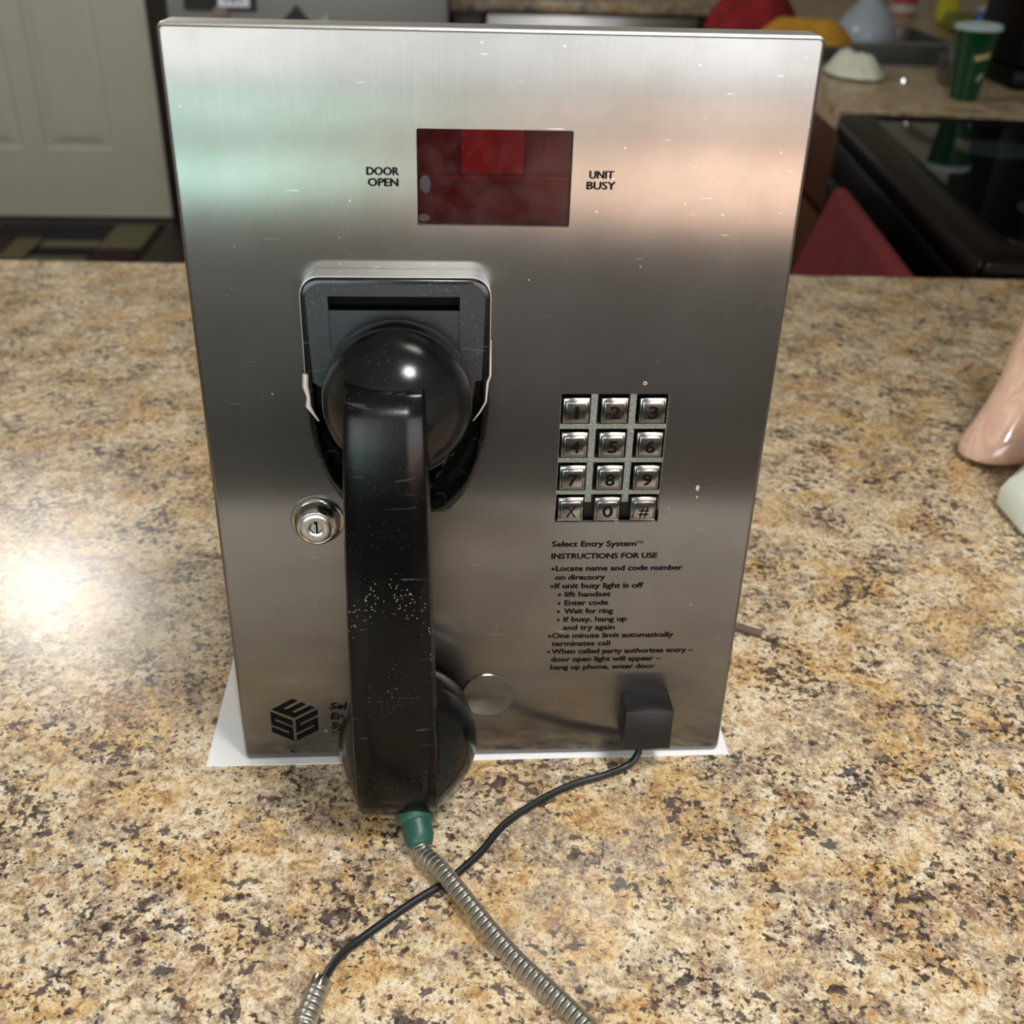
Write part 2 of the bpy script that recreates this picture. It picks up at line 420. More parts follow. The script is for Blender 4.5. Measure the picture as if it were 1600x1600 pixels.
# patchwork rug
rug = thing('rug', 'dark patchwork rug with beige, maroon and navy squares before the white door', 'rug', (-1.5, 3.75, ZF))
cells = [(-1.80, -1.60, 3.93, 4.12, '#241b22'), (-1.60, -1.36, 3.90, 4.12, '#1f1e29'), (-1.36, -1.19, 3.80, 4.12, '#6f6b52'),
         (-1.80, -1.70, 3.50, 3.93, '#33211f'), (-1.70, -1.585, 3.66, 3.93, '#68634a'), (-1.585, -1.36, 3.81, 3.90, '#726c55'), (-1.60, -1.585, 3.5, 3.93, '#141214'),
         (-1.36, -1.19, 3.66, 3.80, '#34191c'), (-1.585, -1.36, 3.70, 3.81, '#15120f'), (-1.70, -1.60, 3.40, 3.66, '#1f1e29'), (-1.585, -1.36, 3.40, 3.70, '#68634a'), (-1.36, -1.19, 3.40, 3.66, '#241b22')]
box('backing', -1.82, -1.17, 3.38, 4.135, ZF, ZF+.006, simple('rug_backing', '#1a1412', .95), rug)
for (a, b, c, e, col) in cells:
    box('patch', a+.003, b-.003, c+.003, e-.003, ZF+.006, ZF+.010, simple('rug_'+col[1:], col, .95, 0, .25, 90), rug)

# ================================================================== PENINSULA
bm = bmesh.new()
prof = [(-.30, .833)]
def slab(bm, poly, z0, z1):
    loops(bm, [[(x, y, z0) for x, y in poly], [(x, y, z1) for x, y in poly]])
ba = -.0365
def back(x): return .8217 + ba*(x+.0)*1.0
t = thing('countertop', 'wide speckled granite-look countertop the steel phone stands on', 'countertop', (0, .25, -.04))
slab(bm, [(-1.5, -.30), (1.25, -.30), (1.25, back(1.25)), (-1.5, back(-1.5))], -.04, 0)
fin('worktop', bm, M_GRAN, t, smooth=35, bevel=.004)
base = thing('base_cabinet', 'oak base cabinet under the speckled countertop', 'cabinet', (0, .25, ZF))
box('cabinet_body', -1.46, 1.21, -.10, .72, ZF, -.0405, M_OAK, base)
for k in range(4):
    box('door', -1.44+.66*k, -.80+.66*k, -.118, -.10, ZF+.08, -.06, M_OAK, base, bevel=.003)

# sheet of paper
bm = bmesh.new(); c_, s_ = math.cos(.0039), math.sin(.0039)
slab(bm, [(-.147, -.00423), (-.147+.2794*c_, -.00423+.2794*s_), (-.147+.2794*c_-.2159*s_, -.00423+.2794*s_+.2159*c_), (-.147-.2159*s_, -.00423+.2159*c_)], .00005, .00035)
tag(fin('paper_sheet', bm, M_WHITE), 'white sheet of paper lying under the steel phone', 'paper')

# ================================================================== THE ENTRY PHONE
ph = thing('entry_phone', 'brushed stainless steel door entry phone with keypad, red display and black cradle', 'telephone', PL, (-LEAN, 0, 0))
HW, HH = 127., 359.0
DISP = (-31.2, 30.9, 284.2, 322.4); KEY = (31.2, 80.6, 143.8, 210.0)
bm = bmesh.new()
outer = rrect(-HW+1.8, HW-1.8, 1.8, HH-1.8, 1.4)
rings = [outer]
for k in range(1, 6):
    a = R(90*k/5); g = 1.8*(1-math.sin(a)); rings.append(rrect(-HW+g, HW-g, g, HH-g, 1.4+1.8-g))
offs = [0]+[-1.8*(1-math.cos(R(90*k/5))) for k in range(1, 6)]
rings.append(rings[-1]); offs.append(-16)
inn = rrect(-HW+2, HW-2, 2, HH-2, 2); rings.append(inn); offs.append(-16)
VR = loops(bm, [[P(x, v, o) for x, v in r] for r, o in zip(rings, offs)], True, False, False)
# front face with the two openings, cut out as a grid
e_out = [e for e in bm.edges if e.is_boundary and all(v in VR[0] for v in e.verts)]
hs = []
for (x0, x1, v0, v1), rr in ((DISP, .8), (KEY, .5)):
    top = [bm.verts.new(P(x, v, 0)) for x, v in rrect(x0, x1, v0, v1, rr, 3)]
    bot = [bm.verts.new(P(x, v, -2.4)) for x, v in rrect(x0, x1, v0, v1, rr, 3)]
    for i in range(len(top)):
        j = (i+1) % len(top); hs.append(bm.edges.new((top[i], top[j])))
        bm.faces.new((top[i], top[j], bot[j], bot[i]))
bmesh.ops.triangle_fill(bm, use_beauty=True, use_dissolve=False, edges=e_out+hs)
bmesh.ops.recalc_face_normals(bm, faces=bm.faces[:])
bm.normal_update()
front_n = (P(0, 0, 1)-P(0, 0, 0)).normalized()
ff = [f for f in bm.faces if abs(f.normal.dot(front_n)) > .9999 and abs((f.calc_center_median()-P(0, 0, 0)).dot(front_n)) < 1e-5]
if ff and ff[0].normal.dot(front_n) < 0:
    for f in bm.faces: f.normal_flip()
fp = fin('front_cover', bm, [M_STEEL, M_FOLD], ph, smooth=32, uv=True)
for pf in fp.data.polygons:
    if pf.normal.z > .3: pf.material_index = 1  # up-facing faces get paler steel: light from above put into the colour
    if pf.normal.y < -.9999: pf.use_smooth = False
fp['label'] = 'brushed steel front cover with folded edges'
bm = bmesh.new(); pbox(bm, -118, 118, 0, 338, -58, -16.1)
fin('back_box', bm, M_STEEL_E, ph, smooth=35, bevel=.001)
# stiffening lip behind the top fold, seen as a thin line
bm = bmesh.new(); pbox(bm, -125.0, 125.0, 353.5, 358.0, -18.0, -16.1); fin('top_lip', bm, M_STEEL_E, ph, bevel=.0004, smooth=35)

def text_mesh(bm, s, x0, x1, v, h, off=.12, bold=.02, shear=0., frame=P, ext=0.):
    cu = bpy.data.curves.new('tmp', 'FONT'); cu.body = s; cu.size = 1; cu.shear = shear; cu.resolution_u = 3; cu.extrude = ext
    to = bpy.data.objects.new('tmp', cu); COL.objects.link(to)
    me = bpy.data.meshes.new_from_object(to.evaluated_get(bpy.context.evaluated_depsgraph_get()))
    COL.objects.unlink(to); bpy.data.objects.remove(to); bpy.data.curves.remove(cu)
    src = [q.co.copy() for q in me.vertices]
    xs = [q.x for q in src]; a, b = min(xs), max(xs)
    kz = h/.69; kx = (x1-x0)/(b-a); w = bold*kz*1.5
    steps = [(0, 0)] if bold <= 0 else [(-w, 0), (w, 0), (0, -w*.45), (0, w*.45)]
    for n_, (dx, dv) in enumerate(steps):
        for q, c in zip(me.vertices, src):
            q.co = frame(x0+(c.x-a)*kx+dx, v+c.y*kz+dv, off+n_*.004+c.z*kz)
        bm.from_mesh(me)
    bpy.data.meshes.remove(me)
def dot(bm, x, v, r, off=.12, n=14):
    bm.faces.new([bm.verts.new(P(x+r*math.cos(2*math.pi*k/n), v+r*math.sin(2*math.pi*k/n), off)) for k in range(n)])
bm = bmesh.new(); text_mesh(bm, 'DOOR', -51.1, -38.5, 304.4, 3.0, bold=.034); text_mesh(bm, 'OPEN', -50.7, -38.8, 300.05, 3.0, bold=.034)
fin('door_open_lettering', bm, M_INK_SHADE, ph)
bm = bmesh.new(); text_mesh(bm, 'UNIT', 38.2, 47.9, 304.05, 3.0, bold=.034); text_mesh(bm, 'BUSY', 37.3, 48.8, 299.8, 3.0, bold=.034)
fin('unit_busy_lettering', bm, M_INK_SHADE, ph)
LINES = [('Select Entry System', 30.6, 71.2, 130.55, 3.0, None), ('INSTRUCTIONS FOR USE', 30.6, 82.1, 123.7, 3.0, None),
 ('Locate name and code number', 33.0, 95.3, 116.7, 3.0, 31.6), ('on directory', 33.0, 57.3, 111.5, 3.0, None),
 ('If unit busy light is off', 33.0, 76.7, 106.55, 3.0, 31.6), ('lift handset', 38.3, 60.8, 101.55, 3.0, 35.5),
 ('Enter code', 38.3, 59.9, 96.5, 3.0, 35.5), ('Wait for ring', 38.4, 62.7, 91.5, 3.0, 35.4), ('If busy, hang up', 38.3, 70.0, 86.5, 3.0, 35.5),
 ('and try again', 38.3, 64.3, 81.5, 3.0, None), ('One minute limit automatically', 33.0, 94.6, 76.5, 3.0, 31.7),
 ('terminates call', 33.0, 62.6, 71.6, 3.0, None), ('When called party authorizes entry –', 33.2, 106.1, 66.7, 3.0, 31.6),
 ('door open light will appear –', 33.0, 89.8, 61.7, 3.0, None), ('hang up phone, enter door', 33.0, 87.0, 56.7, 3.0, None)]
bm = bmesh.new()
for s, a, b, v, h, bl in LINES:
    text_mesh(bm, s, a, b, v, h*.97, bold=.034)
    if bl: dot(bm, bl, v+1.1, .78)
text_mesh(bm, 'TM', 71.4, 74.4, 132.0, 1.3, bold=.02)
fin('instructions_lettering', bm, M_INK_SHADE, ph)
# isometric cube emblem made of an E and two S shapes
bm = bmesh.new()
T_ = (-99.7, 41.2); UR = (-86.7, 34.0); UL = (-112.3, 33.6); CC = (-99.7, 26.9); LL = (-112.4, 18.3); LR = (-86.8, 19.0); B_ = (-100.0, 11.2)
def face_polys(o, a, b, rects, inset=.055):
    A = (a[0]-o[0], a[1]-o[1]); B = (b[0]-o[0], b[1]-o[1])
    for (u0, u1, w0, w1) in rects:
        q = []
        for u, w in ((u0, w0), (u1, w0), (u1, w1), (u0, w1)):
            u = inset+u*(1-2*inset); w = inset+w*(1-2*inset)
            q.append(bm.verts.new(P(o[0]+A[0]*u+B[0]*w, o[1]+A[1]*u+B[1]*w, .12)))
        bm.faces.new(q)
k5 = .2
# left face: origin LL, u to the right (B_), w up (UL)
SS = [(0, 1, 0, .26), (.80, 1, .26, .37), (0, 1, .37, .63), (0, .20, .63, .74), (0, 1, .74, 1)]
face_polys(LL, B_, UL, SS)
face_polys(B_, LR, CC, SS)
# top face: spine along UL-CC, arms towards T/UR
face_polys(UL, CC, T_, [(0, 1, 0, .30), (0, .24, .30, 1), (.38, .62, .30, 1), (.76, 1, .30, 1)])
fin('cube_emblem', bm, M_INK_SHADE, ph)
bm = bmesh.new()
text_mesh(bm, 'Select', -80.8, -62.5, 33.2, 4.1, bold=.034, shear=.2); text_mesh(bm, 'Entry', -80.8, -65.0, 26.6, 4.1, bold=.034, shear=.2)
text_mesh(bm, 'System', -80.8, -60.0, 20.2, 4.1, bold=.034, shear=.2); text_mesh(bm, 'H', -80.6, -78.2, 16.4, 2.5, bold=-.012)
fin('emblem_lettering', bm, M_INK_SHADE, ph)
bm = bmesh.new(); dot(bm, -83.7, 19.0, 1.0); fin('registered_mark', bm, simple('faded_ink', '#6b6357', .5, .2), ph)
# small wear marks
bm = bmesh.new(); dot(bm, -102.2, 5.4, .75); fin('drain_hole', bm, M_INK_SHADE, ph)
bm = bmesh.new()
lathe(bm, [(.45, .06), (.55, .16), (.85, .16), (.95, .06)], 16, PX(68.5, 215.2, 0), cap0=False, cap1=False)
for (x, v, a, b) in ((98.0, 162.2, .8, 1.5), (98.2, 157.3, .45, .6), (85.5, 151.0, .3, .3), (15, 262, .35, .3), (-62, 326, .3, .3), (-96, 210, .3, .35), (62, 268, .35, .35), (102, 96, .4, .3)):
    bm.faces.new([bm.verts.new(P(x+a*math.cos(q*.5236), v+b*math.sin(q*.5236), .1)) for q in range(12)])
fin('wear_spots', bm, simple('paint_specks', '#b7ae9c', .7), ph)['kind'] = 'stuff'

# red display
x0, x1, v0, v1 = DISP
dw = bpy.data.objects.new('display', None); COL.objects.link(dw); dw.parent = ph; dw.location = (0, 0, .303)
bm = bmesh.new(); pbox(bm, x0-2, x1+2, v0-2, v1+2, -12, -11); fin('circuit_board', bm, simple('display_board', '#6b3a44', .6, 0, .2, 120), dw)
bm = bmesh.new(); pbox(bm, -13.2, -1.0, 304.5, 322, -10.9, -5); fin('digit_module', bm, simple('module_pink', '#b87c8c', .5, 0, .06), dw)
bm = bmesh.new(); pbox(bm, -.8, 11.6, 304.5, 322, -10.9, -5); fin('digit_module', bm, simple('module_pink2', '#a87080', .5, 0, .06), dw)
bm = bmesh.new(); pbox(bm, -20, 31, 302.4, 303.2, -8, -5); fin('lens_seam', bm, simple('seam_red', '#a03c58', .4), dw)
bm = bmesh.new(); pbox(bm, 20, 27, 306, 319, -10.9, -6); fin('digit_module', bm, simple('module_dark', '#70404a', .5), dw)
bm = bmesh.new(); pbox(bm, x0-3, x1+3, v0-3, v1+3, -4.1, -2.45); fin('red_lens', bm, glass('red_acrylic', '#d4507e', .14, .01), dw)
bm = bmesh.new()
random.seed(3)
for (cx, cv, rx_, ry_) in ((-28.0, 300.6, 2.6, 4.0), (-28.6, 287.0, 2.6, 1.7)):
    bm.faces.new([bm.verts.new(P(cx+rx_*random.uniform(.75, 1)*math.cos(q*.349), cv+ry_*random.uniform(.75, 1)*math.sin(q*.349), -2.35)) for q in range(18)])
fin('adhesive_residue', bm, glass('residue_film', '#c0a0a0', .5, .04), dw)

# keypad
kp = bpy.data.objects.new('keypad', None); COL.objects.link(kp); kp.parent = ph; kp.location = (.0559, 0, .177)
x0, x1, v0, v1 = KEY
bm = bmesh.new(); pbox(bm, x0-2, x1+2, v0-2, v1+2, -9, -8); fin('keypad_backing', bm, simple('keypad_backing', '#10140f', .8), kp)
KX = [38.5, 55.9, 73.3]; KV = [201.4, 184.2, 167.2, 150.4]; KW, KHt = 6.2, 6.35
bm = bmesh.new()
for a, b in ((31.25, 31.5), (45.0, 48.0), (62.6, 65.6), (80.1, 80.55)):
    pbox(bm, a, b, 154.5 if a > 40 and b < 79 else 150, 209.9, -6, -1.0)
for a, b in ((192.4, 194.9), (175.3, 177.7), (158.5, 160.7)): pbox(bm, 31.3, 80.5, a, b, -6, -1.05)
fin('key_grid', bm, M_ZINC, kp)
names = ['1', '2', '3', '4', '5', '6', '7', '8', '9', 'X', '0', '#']
def ring(cx, cv, a, b, o): return [P(cx-a, cv-b, o), P(cx+a, cv-b, o), P(cx+a, cv+b, o), P(cx-a, cv+b, o)]
M_KEY = steel('key_chrome', '#8f8e8c', .13, 0, False, False, (300, 300, 300))
M_DIG = simple('digit_paint', '#060505', .6, 0, .1, 60, 0, 0, .1)
for i in range(12):
    cx = KX[i % 3]; cv = KV[i//3]
    bm = bmesh.new()
    loops(bm, [ring(cx, cv, KW, KHt, -7), ring(cx, cv, KW, KHt, -1.3), ring(cx, cv, KW-.45, KHt-.5, -.7), ring(cx, cv, KW-1.1, KHt-1.2, -.55), ring(cx, cv, KW-1.5, KHt-1.9, .35), ring(cx, cv, KW-2.0, KHt-2.4, .45)])
    bmesh.ops.recalc_face_normals(bm, faces=bm.faces[:])
    k = fin('key', bm, M_KEY, kp, smooth=20, bevel=.00012, seg=2)
    bm = bmesh.new()
    s = names[i]; w = {'1': .72, 'X': 2.3, '#': 2.4, '0': 2.35, '7': 2.1}.get(s, 2.1)
    hh = 5.9 if s not in 'X#' else 5.6
    text_mesh(bm, s, cx-w+.2, cx+w+.2, cv-3.3, hh, .47, .014 if s not in 'X#' else .0, ext=.03)
    fin('digit', bm, M_DIG, k)

# lock
lk = bpy.data.objects.new('lock', None); COL.objects.link(lk); lk.parent = ph; lk.location = (-.0802, 0, .146)
bm = bmesh.new(); lathe(bm, [(12.2, 0), (12.3, .8), (11.9, 1.5), (11.2, 1.9), (10.7, 2.1), (10.6, 2.8), (10.4, 4.2), (9.8, 6.0), (9.0, 7.4), (8.3, 8.1), (7.9, 8.3), (7.6, 8.2), (7.5, 7.4)], 64, PX(-80.2, 146.2), cap1=True)
fin('lock_ring', bm, M_CHROME, lk, smooth=50)
bm = bmesh.new(); lathe(bm, [(7.35, 7.0), (7.35, 8.0), (7.15, 8.2), (2.9, 8.2), (2.6, 7.9), (2.4, 7.5)], 48, PX(-80.2, 146.2), cap0=False, cap1=True)
fin('lock_plug', bm, M_STEEL_E, lk, smooth=50)
bm = bmesh.new(); pbox(bm, -80.9, -79.5, 143.6, 150.0, 7.6, 8.25); fin('keyway', bm, M_INK_SHADE, lk)
bm = bmesh.new(); pbox(bm, -80.75, -80.35, 143.8, 148.6, 7.6, 8.32); fin('key_warding', bm, M_CHROME, lk)
# hole plug
bm = bmesh.new(); lathe(bm, [(13.9, 0), (13.9, .35), (13.4, .75), (12.9, .78), (12.5, .62), (.01, .5)], 64, PX(.9, 40.7)); 
hp = fin('hole_plug', bm, M_STEEL, ph, smooth=30, uv=True)
# cord block
bm = bmesh.new(); pbox(bm, 71.0, 95.8, 16.5, 41.3, 0, 16.5); fin('cord_block', bm, M_BLOCK, ph, smooth=35, bevel=.0004)

# cradle
cr = bpy.data.objects.new('cradle', None); COL.objects.link(cr); cr.parent = ph; cr.location = (-.0405, 0, .157)
CX = -40.5
def cr_outline(sh=0.):
    pts = []
    hw = 39.0-sh
    top = 266.0-sh; r = 8-sh*.5
    for k in range(9): a = R(90*k/8); pts.append((CX+hw-r+r*math.cos(a), top-r+r*math.sin(a)))
    for k in range(9): a = R(90+90*k/8); pts.append((CX-hw+r+r*math.cos(a), top-r+r*math.sin(a)))
    side = [(39.0, 222), (39.0, 208), (38.2, 196), (36.0, 184), (32.4, 174), (27.5, 165), (22, 158.5), (18, 157)]
    for w, v in side: pts.append((CX-(w-sh), v+sh*.7 if v < 170 else v))
    pts.append((CX, 157+sh*.7))
    for w, v in reversed(side): pts.append((CX+(w-sh), v+sh*.7 if v < 170 else v))
    return pts
D = 13.0
# shell wall all around; upper front plate with label recess; lower part hollow
bm = bmesh.new()
o0 = cr_outline(0); o1 = cr_outline(.9); o2 = cr_outline(3.0)
loops(bm, [[P(x, v, 0) for x, v in o0], [P(x, v, D-1) for x, v in o0], [P(x, v, D-.3) for x, v in cr_outline(.3)], [P(x, v, D) for x, v in o1], [P(x, v, D) for x, v in cr_outline(2.6)], [P(x, v, D-.6) for x, v in o2], [P(x, v, 2.5) for x, v in o2]], True, False, True)
fin('cradle_shell', bm, M_CRIN, cr, smooth=35)
bm = bmesh.new()
ol = [(x+(.25 if x > CX else -.25), v+(.25 if v > 262 else 0)) for x, v in cr_outline(0)[:20]]; ol = [(CX+39.25, 221)]+ol[:18]+[(CX-39.25, 219.5)]
loops(bm, [[P(x, v, .2) for x, v in ol], [P(x, v, 11.2) for x, v in ol]], False, False, False)
bmesh.ops.recalc_face_normals(bm, faces=bm.faces[:]); bmesh.ops.solidify(bm, geom=bm.faces[:], thickness=.0003)
fin('steel_collar', bm, M_FOLD, cr, smooth=35)['label'] = 'bright steel collar around the cradle top'
# flat plate with jagged broken lower edge
bm = bmesh.new()
low = [(CX+35.8, 222.0), (CX+33.0, 221.5), (CX+32.0, 214), (CX+29.5, 206), (CX+27.5, 203.5), (CX+24, 192), (CX+20, 183), (CX+12, 178), (CX, 176),
       (CX-12, 178), (CX-19, 184), (CX-24, 196), (CX-27, 205), (CX-30.5, 211), (CX-31.5, 218), (CX-34.0, 219.5), (CX-35.8, 221.0)]
up_ = [(x, v) for x, v in cr_outline(2.2)[:18]]
outer_ = up_+[(x, v) for x, v in reversed(low)]
def clean(l):
    return [bm.verts.new(P(x, v, D+.15)) for x, v in l]
ov = clean(outer_)
ro = [bm.verts.new(P(x, v, D+.15)) for x, v in ((-68.2, 233.5), (-14.2, 233.5), (-14.2, 258.6), (-68.2, 258.6))]
ri = [bm.verts.new(P(x, v, o)) for x, v, o in ((-68.2, 233.5, D-.9), (-14.2, 233.5, D-.9), (-14.2, 258.6, D-8), (-68.2, 258.6, D-8))]
rm = [bm.verts.new(P(x, v, o)) for x, v, o in ((-68.2, 252.3, D-.9), (-14.2, 252.3, D-.9), (-14.2, 252.3, D-8), (-68.2, 252.3, D-8))]
es = [bm.edges.new((ov[i], ov[(i+1) % len(ov)])) for i in range(len(ov))]
e2 = [bm.edges.new((ro[i], ro[(i+1) % 4])) for i in range(4)]
bmesh.ops.triangle_fill(bm, use_beauty=True, edges=es+e2)
bm.faces.new((ro[0], ro[1], ri[1], ri[0])); bm.faces.new((ro[2], ro[3], ri[3], ri[2]))
bm.faces.new((ro[1], ro[2], ri[2], rm[2], rm[1], ri[1])); bm.faces.new((ro[3], ro[0], ri[0], rm[0], rm[3], ri[3]))
bm.faces.new((ri[0], ri[1], rm[1], rm[0])); bm.faces.new((rm[0], rm[1], rm[2], rm[3])).material_index = 1; bm.faces.new((rm[3], rm[2], ri[2], ri[3])).material_index = 1  # slot faces coloured black for the shade inside the deep slot
ext = bmesh.ops.extrude_edge_only(bm, edges=es)['geom']
dn = P(0, 0, -2.0)-P(0, 0, 0)
bmesh.ops.translate(bm, vec=dn, verts=[g for g in ext if isinstance(g, bmesh.types.BMVert)])
bmesh.ops.recalc_face_normals(bm, faces=bm.faces[:])
fin('face_plate', bm, [M_CRAD, M_INK_SHADE], cr)
# broken pale chips on the rim, and the jagged cup walls below
for sx, seed in ((-1, 5), (1, 9)):
    random.seed(seed)
    bm = bmesh.new()
    pts = [(38.9, 224.5), (39.2, 219), (38.2, 214), (38.6, 210), (36.6, 206.5), (34.5, 203)] if sx < 0 else [(39.3, 240), (39.3, 224), (38.2, 221), (37.6, 212), (35.0, 207), (32.2, 203.0)]
    path = [P(CX+sx*a, v, D+.2) for a, v in pts]
    tube(bm, path, (lambda i: (.0012, .0013, .0008, .0012, .0006, .0003)[i]) if sx < 0 else (lambda i: (.0003, .0005, .0006, .0004, .0004, .0002)[i]), 6)
    fin('chipped_rim', bm, M_CHIP, cr, smooth=30)
    bm = bmesh.new(); A = []; B = []; Cc = []
    for q in range(15):
        t_ = q/14; v = 207-42*t_; w = 31.0-20*t_**1.3+random.uniform(-.7, .7)
        A.append(P(CX+sx*w, v, D+random.uniform(-.6, 1.6))); B.append(P(CX+sx*(w-1.6), v-.5, D-1+random.uniform(-.5, .5))); Cc.append(P(CX+sx*(w+6.5*(1-t_*.4)), v-4, 4.))
    va = [bm.verts.new(p) for p in A]; vb = [bm.verts.new(p) for p in B]; vc = [bm.verts.new(p) for p in Cc]
    for q in range(14):
        bm.faces.new((va[q], va[q+1], vb[q+1], vb[q])); bm.faces.new((va[q+1], va[q], vc[q], vc[q+1]))
    bmesh.ops.recalc_face_normals(bm, faces=bm.faces[:])
    fin('broken_cup_wall', bm, M_CRIN, cr)

# ================================================================== HANDSET
HB = P(-44, 13, 50)
hs_ = thing('handset', 'black telephone handset with green cord boot and steel armoured hose hanging in the cradle', 'telephone handset', (HB.x, HB.y, .0015), (0, 0, 0))
st = [ # v, front off, half width, back off, x centre
 (235.2, 52, 14.9, 33, -43.8), (235, 56.3, 15.0, 33, -43.8), (233.5, 58.3, 15.2, 33, -43.9), (226, 61.8, 15.6, 33, -44.0), (212, 64.5, 16.0, 34, -44.2), (192, 66.5, 16.5, 37, -44.4),
 (160, 67.5, 17.1, 40, -44.6), (125, 67.8, 17.6, 41, -44.7), (90, 67.3, 18.3, 40, -44.5), (60, 66.3, 18.9, 37, -44.2), (38, 64.6, 19.1, 33, -44.0), (25, 62.4, 18.9, 31, -43.9), (18.5, 60.0, 18.4, 31, -43.8), (15.6, 57.5, 17.9, 32, -43.8), (14.6, 54, 17.4, 34, -43.8)]
def sect(v, f, w, b, xc):
    pr = []
    c = 1.0
    base_ = [(-w, f-c*1.2), (-w+.25, f-.5), (-w+1.0, f), (-w*.5, f+.35), (0, f+.45), (w*.5, f+.35), (w-1.0, f), (w-.25, f-.5), (w, f-c*1.2), (w+1.2, f-(f-b)*.35), (w+.9, f-(f-b)*.6), (w*.8, b+2), (w*.4, b), (-w*.4, b), (-w*.8, b+2), (-w-.9, f-(f-b)*.6), (-w-1.2, f-(f-b)*.35)]
    tw = R(-5)
    out = []
    for x, o in base_:
        oo = o-45; X = x*math.cos(tw)+oo*math.sin(tw)*.0; out.append(P(xc+X, v, o))
    return out
bm = bmesh.new(); loops(bm, [sect(*s) for s in st]); bmesh.ops.recalc_face_normals(bm, faces=bm.faces[:])
fin('grip', bm, M_BLK, hs_, smooth=38, bevel=0)
# ear piece: cap + dome
ex, ev = -40.2, 219.5
bm = bmesh.new(); lathe(bm, [(24, 13.4), (28.5, 13.6), (30.2, 15), (30.9, 18), (31.0, 24), (30.8, 26.5)], 72, PX(ex, ev))
fin('ear_cap', bm, M_BLKG, hs_, smooth=40)
bm = bmesh.new(); pr = [(30.0, 26.2), (30.9, 26.8)]
for k in range(1, 15):
    a = R(90*k/14); pr.append((31.2*math.cos(a)**.95 if k < 14 else .01, 27+33*math.sin(a)))
lathe(bm, pr, 72, PX(ex, ev)); fin('ear_housing', bm, M_BLKG, hs_, smooth=60)
# mouth piece
mx_, mv = -39.8, 36.2
bm = bmesh.new(); lathe(bm, [(22, 5.0), (28, 5.2), (30.5, 7), (31.8, 11), (33.6, 22.5), (33.2, 23.3)], 72, PX(mx_, mv)); fin('mouth_cap', bm, M_BLKG, hs_, smooth=40)
bm = bmesh.new(); pts = []
for (r, o, n) in ((33.0, 23.4, 60), (34.0, 24.6, 60), (34.2, 30, 60), (33.2, 36, 48), (30.5, 43, 40), (26, 50, 32), (19, 57, 24)):
    for k in range(n):
        a = 2*math.pi*k/n; pts.append(P(mx_+r*math.cos(a), mv+r*math.sin(a), o))
for v, o, w in ((16.5, 45, 17.5), (15.6, 50, 18.2), (15.6, 55, 18.2), (19, 58.5, 18.8), (26, 61, 19.2), (40, 62.5, 19.3)):
    for sx in (-1, -.5, 0, .5, 1): pts.append(P(-43.8+sx*w, v, o))
hull(bm, pts); fin('mouth_housing', bm, M_BLKG, hs_, smooth=24)
# green boot
A = Vector((-.0368, -.0525, .0165)); B = Vector((-.0334, -.0692, .0078)); dr = (B-A).normalized()
q = dr.to_track_quat('Z', 'Y').to_matrix().to_4x4()
L = (B-A).length
bm = bmesh.new(); lathe(bm, [(.0088, -.003), (.0090, 0), (.0090, .0062), (.0084, .0072), (.0073, .0076), (.0072, .010), (.0074, .014), (.0068, L-.003), (.0060, L-.0008), (.0050, L), (.0040, L)], 36, Matrix.Translation(A) @ q)
fin('cord_boot', bm, M_GREEN, hs_, smooth=50)
# armoured hose
HP = [B-dr*.002, B+dr*.004+Vector((.001, 0, .0008)), Vector((-.0255, -.0815, .0086)), (-.0195, -.0905, .0084), (-.009, -.106, .0066), (.007, -.129, .0047), (.022, -.147, .0046), (.035, -.163, .0046),
      (.058, -.195, .0046), (.066, -.235, .0046), (.045, -.272, .0046), (-.005, -.283, .0046), (-.055, -.268, .0046), (-.082, -.232, .0046), (-.0835, -.19, .0046), (-.0795, -.160, .0046), (-.0772, -.150, .0048), (-.0748, -.1405, .0050)]
path = catmull(HP, .0008)
PITCHH = .00315
NP = 12
fine_ = resample(path, PITCHH/NP)
def hr(i):
    k = i % NP
    return (.0037 if k in (0, 11) else .00420 if k in (1, 10) else .0043)*(1.12 if i > len(fine_)-70 else 1)
bm = bmesh.new(); vr = tube(bm, fine_, hr, 18)
bm.faces.ensure_lookup_table()
ho = fin('armoured_hose', bm, [M_HOSE, M_GROOVE], hs_, smooth=26)
ho['label'] = 'steel armoured hose wound from interlocked strip'
for i, f in enumerate(ho.data.polygons):
    if f.index < (len(fine_)-1)*18 and ((f.index//18) % NP) == 11: f.material_index = 1
e1 = Vector(HP[-1]); e0 = fine_[-12]; dd = (e1-e0).normalized()
bm = bmesh.new(); lathe(bm, [(.0043, -.003), (.0050, -.0028), (.0051, .0), (.0049, .0018), (.0040, .0024), (.0030, .0016)], 32, Matrix.Translation(e1) @ dd.to_track_quat('Z', 'Y').to_matrix().to_4x4())
fin('hose_end_ring', bm, M_CHROME, hs_, smooth=40)
# thin black cord to the block
CP = [e1-dd*.004, (-.0690, -.1275, .0036), (-.0585, -.1155, .0022), (-.038, -.098, .0021), (-.020, -.0845, .0021), (-.005, -.069, .0021), (.008, -.051, .0021), (.029, -.034, .0021), (.046, -.0245, .0021), (.062, -.0190, .0023), (.075, -.0135, .0035), (.0805, -.0105, .0085), (.0815, -.0095, .0165)]
bm = bmesh.new(); tube(bm, catmull(CP, .002), .0019, 14); fin('black_cord', bm, M_CORD, hs_, smooth=60)

# brown cable
bm = bmesh.new(); tube(bm, catmull([(.085, .118, .0026), (.13, .121, .0026), (.155, .1115, .0026), (.1765, .1005, .0026)], .004), .0025, 12)
tag(fin('power_cable', bm, M_CABLE, smooth=60), 'short brown cable end lying behind the right edge of the steel phone', 'cable')

